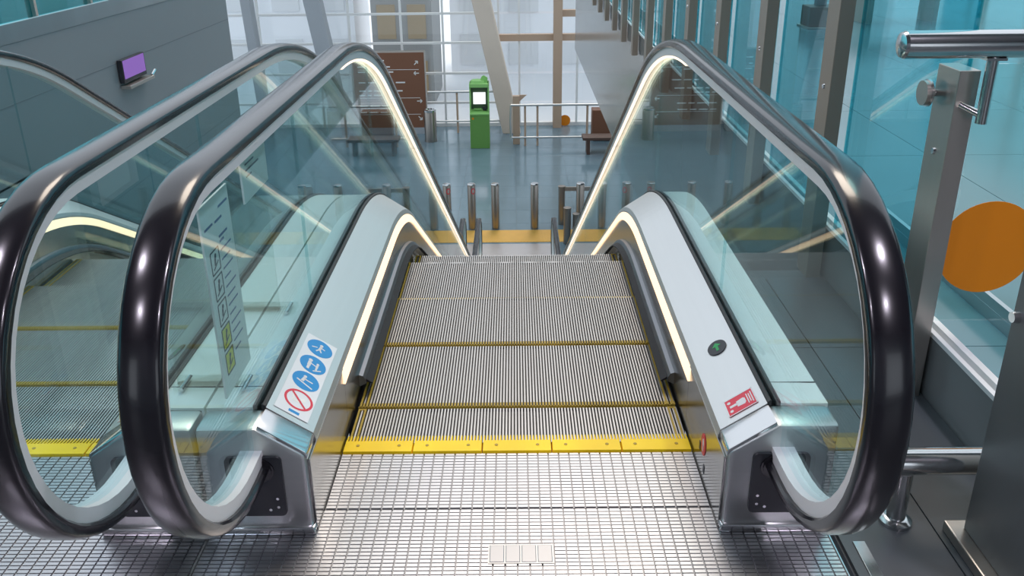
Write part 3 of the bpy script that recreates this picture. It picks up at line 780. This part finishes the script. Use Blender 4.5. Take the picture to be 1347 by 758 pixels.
# low bumper rail
t = thing('bumper_rail', 'low polished steel tube rail on a short round leg beside the escalator newel', 'railing', (0.96, -0.30, 0.0))
b = MB(); b.cyl((-0.06, 0, 0.183), (0.19, 0, 0.183), 0.034, seg=28); put('tube', b.mesh('tube', 'polished_steel', smooth=True), t)
b = MB(); b.cyl((0, 0, 0.012), (0, 0, 0.155), 0.023, seg=20); put('leg', b.mesh('leg', 'polished_steel', smooth=True), t)
b = MB(); b.lathe((0, 0, 0), [(0.040, 0.0), (0.040, 0.010), (0.030, 0.016), (0.024, 0.018)], 22); put('flange', b.mesh('flange', 'polished_steel', smooth=True), t)

# ------------------------------------------------------------------ display on the parapet
t = thing('display_screen', 'small purple display screen mounted on the dark parapet', 'screen', (-2.86, 4.32, 0.29))
put('housing', boxmesh('housing', 'black_plastic', (-0.035, 0.0, -0.20, 0.20, -0.015, 0.155), 0.004), t)
put('display', boxmesh('display', 'screen_purple', (0.0003, 0.002, -0.185, 0.185, 0.015, 0.148)), t)
put('shelf', boxmesh('shelf', 'post_steel', (-0.035, 0.04, -0.20, 0.24, -0.055, -0.03), 0.003), t)
b = MB(); b.tube([(0.02, 0.24, -0.03), (0.03, 0.28, 0.0), (0.02, 0.31, 0.0)], 0.012, 8); put('arm', b.mesh('arm', 'polished_steel', smooth=True), t)

# ------------------------------------------------------------------ lower hall
b = MB(); b.box(-4.2, 3.6, 12.78, 13.42, 0, 0.004)
n = 0
for i in range(130):
    x = -4.2 + 0.06*i
    b.box(x + 0.012, x + 0.045, 12.80, 13.40, 0.004, 0.009)
tag(put('tactile_strip', b.mesh('tactile_strip', 'tactile'), None, (0, 0, -RISE)), 'ribbed orange tactile strip on the floor before the bollards', 'tactile strip')
BG = 'steel bollards behind the tactile strip'
def bollard_body():
    b = MB(); b.lathe((0,0,0), [(0.080,0),(0.080,0.905),(0.075,0.92),(0.02,0.93)], 18); return b.mesh('post', 'bollard', smooth=True)
bb_ = bollard_body()
cb = MB(); cb.lathe((0,0,0.905), [(0.082,0.0),(0.082,0.018),(0.07,0.03),(0.01,0.032)], 18); capm = cb.mesh('cap', 'polished_steel', smooth=True)
def ring_sticker():
    b = MB(); fn = lambda p, t: (0.081*math.sin(p[0]/0.081 + 0.5), -0.0815*math.cos(p[0]/0.081 + 0.5), p[1])
    for i in range(20):
        a0, a1 = 2*PI*i/20, 2*PI*(i+1)/20
        b.add([fn((0.030*math.cos(a0), 0.80+0.030*math.sin(a0)*1.4), 0), fn((0.045*math.cos(a0), 0.80+0.045*math.sin(a0)*1.4), 0), fn((0.045*math.cos(a1), 0.80+0.045*math.sin(a1)*1.4), 0), fn((0.030*math.cos(a1), 0.80+0.030*math.sin(a1)*1.4), 0)], [(0,1,2,3)])
    return b.mesh('red_ring', 'sticker_red', fix=False)
rgm = ring_sticker()
for x, st in ((-4.05,0),(-3.45,0),(-2.85,0),(-2.14,0),(-1.35,1),(-0.87,1),(-0.41,0),(0.357,0),(1.25,0),(2.2,0),(2.9,0)):
    lab = 'steel bollard with a red ring sticker standing behind the tactile strip' if st else 'plain steel bollard standing behind the tactile strip'
    t = thing('bollard', lab, 'bollard', (x, 13.53, -RISE), group=BG + (' with stickers' if st else ' without stickers'))
    put('post', bb_, t); put('cap', capm, t)
    if st: put('red_ring', rgm, t)
t = thing('barrier_gate', 'low barrier of two short steel posts with side arms near the bollards', 'barrier', (0.90, 13.12, -RISE))
for (x, y, h) in ((0.0, 0.62, 0.80), (0.05, -0.42, 0.72), (0.22, -0.42, 0.60)):
    b = MB(); b.lathe((x, y, 0), [(0.068,0),(0.068,h-0.02),(0.074,h-0.02),(0.074,h),(0.02,h+0.006)], 16); put('post', b.mesh('post', 'bollard', smooth=True), t)
b = MB(); b.box(0.0, 0.75, 0.60, 0.64, 0.70, 0.78); put('arm', b.mesh('arm', 'post_steel'), t)
# kiosk
t = thing('ticket_machine', 'green self-service machine with a white screen in the lower hall', 'machine', (-0.935, 19.65, -RISE))
put('lower_cabinet', boxmesh('lower_cabinet', 'kiosk_green', (-0.25, 0.25, -0.25, 0.25, 0.0, 0.90), 0.01), t)
b = MB(); b.prism([(-0.27, 0.90), (-0.27, 0.93), (0.05, 1.0), (0.05, 0.90)], lambda p, tt: (tt, p[0], p[1]), -0.25, 0.25); put('shelf', b.mesh('shelf', 'kiosk_bright'), t)
for s in (-1, 1):
    b = MB(); b.prism([(-0.20, 0.93), (-0.16, 1.70), (0.20, 1.70), (0.20, 0.93)], lambda p, tt: (tt, p[0], p[1]), s*0.25 - 0.03*(s > 0), s*0.25 + 0.03*(s < 0)); put('side_panel', b.mesh('side_panel', 'kiosk_bright'), t)
put('back_panel', boxmesh('back_panel', 'kiosk_dark', (-0.22, 0.22, 0.02, 0.22, 0.93, 1.68)), t)
put('screen', boxmesh('screen', 'screen_white', (-0.16, 0.16, -0.06, 0.015, 1.14, 1.44), 0.005), t)
b = MB()
for i in range(4):
    for j in range(3): b.box(-0.14 + i*0.05, -0.105 + i*0.05, -0.05 - j*0.04, -0.02 - j*0.04, 1.0, 1.03)
put('keypad', b.mesh('keypad', 'kiosk_bright'), t)
put('card_slot', boxmesh('card_slot', 'black_plastic', (0.09, 0.18, -0.12, 0.0, 0.99, 1.08), 0.005), t)
put('canopy', boxmesh('canopy', 'kiosk_bright', (-0.25, 0.25, -0.22, 0.22, 1.60, 1.70), 0.01), t)
b = MB(); b.cyl((-0.04, 0, 1.70), (-0.04, 0, 1.76), 0.19, 0.17, 24); put('dome', b.mesh('dome', 'kiosk_bright', smooth=True), t)
b = MB(); b.prism([(0.02, 1.70), (0.22, 1.70), (0.22, 1.82), (0.12, 1.88), (0.06, 1.84)], lambda p, tt: (p[0], tt, p[1]), -0.03, 0.03); put('topper', b.mesh('topper', 'kiosk_bright'), t)
b = MB(); b.prism(disc2d(-0.17, 0.80, 0.03, n=16), lambda p, tt: (p[0], -0.2505 - tt, p[1]), 0, 0.003); put('logo', b.mesh('logo', 'orange'), t)
# direction board
t = thing('direction_board', 'brown direction board with white text and arrows at the end of the hall', 'sign', (-3.45, 21.0, -RISE))
put('board', boxmesh('board', 'sign_brown', (-0.97, 0.97, 0.0, 0.10, 0.18, 2.26)), t)
b = MB(); b.box(-1.0, 1.0, 0.01, 0.12, 2.26, 2.30); b.box(0.97, 1.0, 0.01, 0.12, 0.15, 2.26); b.box(-1.0, -0.97, 0.01, 0.12, 0.15, 2.26); put('frame', b.mesh('frame', 'post_steel'), t)
put('plinth', boxmesh('plinth', 'concrete_grey', (-0.98, 0.98, 0.0, 0.12, 0.0, 0.18)), t)
b = MB(); fn = lambda p, tt: (p[0], -0.001 - tt, p[1])
rnd = random.Random(3)
for k, z in enumerate((2.05, 1.88, 1.74, 1.45, 1.22, 1.10, 0.80, 0.62)):
    x = -0.85
    for q in range(rnd.randint(3, 5)):
        L = rnd.uniform(0.10, 0.28); b.prism(bar2d(x, z, x + L, z, 0.035), fn, 0, .002); x += L + 0.07
for z in (1.80, 1.02, 0.56): b.prism(bar2d(-0.85, z, 0.82, z, 0.012), fn, 0, .002)
put('white_text', b.mesh('white_text', 'white_print'), t)
for (x, z, dx, dz) in ((0.75, 1.98, 0.7, 0.7), (0.75, 1.70, -1, 0), (0.80, 0.93, 1, 0), (0.80, 0.45, 0.7, -0.7)):
    b = MB(); b.prism(bar2d(x - dx*0.07, z - dz*0.07, x + dx*0.06, z + dz*0.06, 0.025), fn, 0, .002)
    for sg in (-1, 1):
        a = math.atan2(dz, dx) + sg*2.4; b.prism(bar2d(x + dx*0.07, z + dz*0.07, x + dx*0.07 + 0.07*math.cos(a), z + dz*0.07 + 0.07*math.sin(a), 0.025), fn, 0, .002)
    put('arrow', b.mesh('arrow', 'white_print'), t)
# bins
for x, y, lab in ((-2.30, 20.2, 'round steel waste bin beside the right edge of the brown direction board'), (-4.95, 20.4, 'round steel waste bin left of the brown direction board')):
    t = thing('waste_bin', lab, 'bin', (x, y, -RISE))
    b = MB(); b.lathe((0,0,0), [(0.165,0.0),(0.165,0.80),(0.160,0.82)], 24); put('body', b.mesh('body', 'bollard', smooth=True), t)
    b = MB(); b.lathe((0,0,0.82), [(0.172,0.0),(0.172,0.05),(0.12,0.06),(0.11,0.02)], 24); put('rim', b.mesh('rim', 'polished_steel', smooth=True), t)
# railings
def railing(label, x0, x1, y, zt, zl, posts, endcap):
    t = thing('guard_rail', label, 'railing', (x0, y, -RISE))
    pts = [(0, 0, zl), (x1-x0, 0, zl)]; pt2 = [(0, 0, zt), (x1-x0, 0, zt)]
    b = MB(); b.tube(pt2, 0.030, 12); put('top_rail', b.mesh('top_rail', 'satin_steel', smooth=True), t)
    b = MB(); b.tube(pts, 0.028, 12); put('lower_rail', b.mesh('lower_rail', 'satin_steel', smooth=True), t)
    if endcap:
        e = x1 - x0 if endcap > 0 else 0
        b = MB(); b.tube([(e, 0, zt), (e + 0.02*endcap, 0, (zt+zl)/2), (e, 0, zl)], 0.026, 10); put('end_bend', b.mesh('end_bend', 'satin_steel', smooth=True), t)
    for p in posts:
        put('post', cached(('rp', zt), lambda: boxmesh('post', 'frame_brown', (-0.028, 0.028, 0.02, 0.06, 0, zt - 0.01))), t, (p - x0, 0, 0))
    return t
railing('steel guard rail running behind the green machine', -2.42, -0.16, 21.05, 1.165, 0.34, (-1.62, -0.30), 1)
railing('nearer steel guard rail in front of the brown framed doors', -0.12, 3.6, 19.6, 1.10, 0.235, (0.25, 0.575, 1.88, 3.2), -1)
t = thing('rail_post', 'brown square post with a bracket where the two guard rails meet', 'post', (0.02, 19.85, -RISE))
put('shaft', boxmesh('shaft', 'frame_brown', (-0.09, 0.09, -0.07, 0.07, 0, 1.30), 0.004), t)
b = MB(); b.prism([(0.09, 1.32), (0.28, 1.32), (0.09, 1.15)], lambda p, tt: (p[0], tt, p[1]), -0.02, 0.02); put('bracket', b.mesh('bracket', 'frame_brown'), t)
# bench with boxes
t = thing('bench', 'dark wooden bench on the lower floor beyond the escalator', 'bench', (2.35, 18.9, -RISE))
for k in range(3): put('seat_slat', boxmesh('seat_slat', 'wood_dark', (-0.65, 0.65, -0.22 + k*0.15, -0.08 + k*0.15, 0.38, 0.45), 0.004), t)
for x in (-0.5, 0.5): put('leg', boxmesh('leg', 'wood_dark', (x-0.04, x+0.04, -0.18, 0.18, 0, 0.38)), t)
t = thing('wooden_crate', 'dark brown wooden box standing behind the bench', 'box', (2.45, 20.2, -RISE))
put('body', boxmesh('body', 'sign_brown', (-0.4, 0.4, -0.2, 0.2, 0.06, 0.85), 0.004), t); put('base', boxmesh('base', 'black_plastic', (-0.37, 0.37, -0.17, 0.17, 0, 0.06)), t)
# small orange marker on the facade glass
t = tag(put('marker_disc', None, None, (1.42, YF - 0.012, -4.35)), 'small orange marker disc on the facade glass behind the guard rail', 'marker')
b = MB(); b.prism(disc2d(0, 0, 0.16, n=28), lambda p, tt: (p[0], -tt, p[1]), 0, 0.003); put('disc', b.mesh('disc', 'orange'), t)

# ------------------------------------------------------------------ things on the far part of the upper floor
t = thing('floor_stand', 'slim dark post on a square foot beyond the brown fence posts', 'stand', (3.80, 8.75, 0.0))
put('foot', boxmesh('foot', 'post_steel', (-0.20, 0.20, -0.20, 0.20, 0.0, 0.02), 0.004), t)
put('plinth', boxmesh('plinth', 'wood_dark', (-0.17, 0.17, -0.17, 0.17, 0.02, 0.26), 0.006), t)
put('shaft', boxmesh('shaft', 'pillar_grey', (-0.06, 0.06, -0.06, 0.06, 0.26, 2.4), 0.004), t)
t = thing('waiting_bench', 'low dark bench on the teal floor beyond the fence glass', 'bench', (4.95, 9.2, 0.0), 0.15)
put('seat', boxmesh('seat', 'wood_dark', (-0.55, 0.55, -0.20, 0.20, 0.36, 0.44), 0.01), t)
for x in (-0.45, 0.45): put('leg', boxmesh('leg', 'post_steel', (x-0.03, x+0.03, -0.17, 0.17, 0.0, 0.36)), t)

# ------------------------------------------------------------------ upper floor surroundings
# window_2: glazed wall at the far right, window_3: glazed wall at the far left
def glazed_wall(name, x, y0, y1, step, z1, label, m, z0=0.0):
    o = struct(name, boxmesh(name, 'cap_steel', (x-0.06, x+0.06, y0, y1, z0, z0 + 0.10)), label)
    n = int((y1-y0)/step)
    pm = boxmesh('pane', m, (-0.008, 0.008, 0.03, step-0.03, z0 + 0.1, z1)); mm = boxmesh('mullion', 'post_steel', (-0.06, 0.06, -0.03, 0.03, z0 + 0.1, z1))
    tm = boxmesh('transom', 'post_steel', (-0.03, 0.03, 0.03, step-0.03, -0.025, 0.025))
    for k in range(n):
        put('pane', pm, o, (x, y0 + k*step, 0)); put('mullion', mm, o, (x, y0 + k*step, 0)); put('transom', tm, o, (x, y0 + k*step, z0 + 1.1))
    return o
glazed_wall('window_2', 9.0, -3, 16.4, 1.6, 3.4, 'glazed wall along the right side of the upper floor', 'fence_glass')
glazed_wall('window_3', -6.6, -3, 16.0, 1.6, 3.4, 'glazed wall along the left side of the upper floor', 'glass_edge')

# ------------------------------------------------------------------ room shell behind the camera
b = MB()
for x0, x1, z0, z1 in ((-16, -4.6, 0, 3.8), (-4.6, -3.0, 0, 0.4), (-4.6, -3.0, 2.6, 3.8), (-3.0, 1.6, 0, 3.8), (1.6, 4.4, 0, 0.4), (1.6, 4.4, 2.6, 3.8), (4.4, 16, 0, 3.8)):
    b.box(x0, x1, -6.2, -6.0, z0, z1)
struct('wall_back', b.mesh('wall_back', 'wall_grey'), 'dark wall with two window openings at the back of the upper landing')
ceil = struct('ceiling', boxmesh('ceiling', 'ceiling_grey', (-16, 16, -6.2, 0.6, 3.8, 4.1)), 'dark ceiling over the upper landing')
def downlight(x, y, label):
    t = thing('ceiling_lamp', label, 'lamp', (x, y, 3.8), group='round lamps in the landing ceiling')
    b = MB(); b.lathe((0, 0, -0.03), [(0.15, 0.03), (0.15, 0.0), (0.13, 0.0), (0.12, 0.02)], 24); put('trim_ring', b.mesh('trim_ring', 'polished_steel', smooth=True), t)
    b = MB(); b.lathe((0, 0, -0.02), [(0.118, 0.0), (0.118, 0.01)], 24); put('lens', b.mesh('lens', 'lamp_white'), t)
    l = bpy.data.lights.new('lamp_light', 'AREA'); l.shape = 'DISK'; l.size = 0.24; l.energy = 40; l.color = (0.92, 0.84, 1.0)
    lo = bpy.data.objects.new('lamp_light', l); C.objects.link(lo); lo.parent = t; lo.location = (0, 0, -0.04)
for x in (-2.4, 1.8):
    for y in (-3.6, -1.4):
        downlight(x, y, 'round white lamp set into the dark landing ceiling')
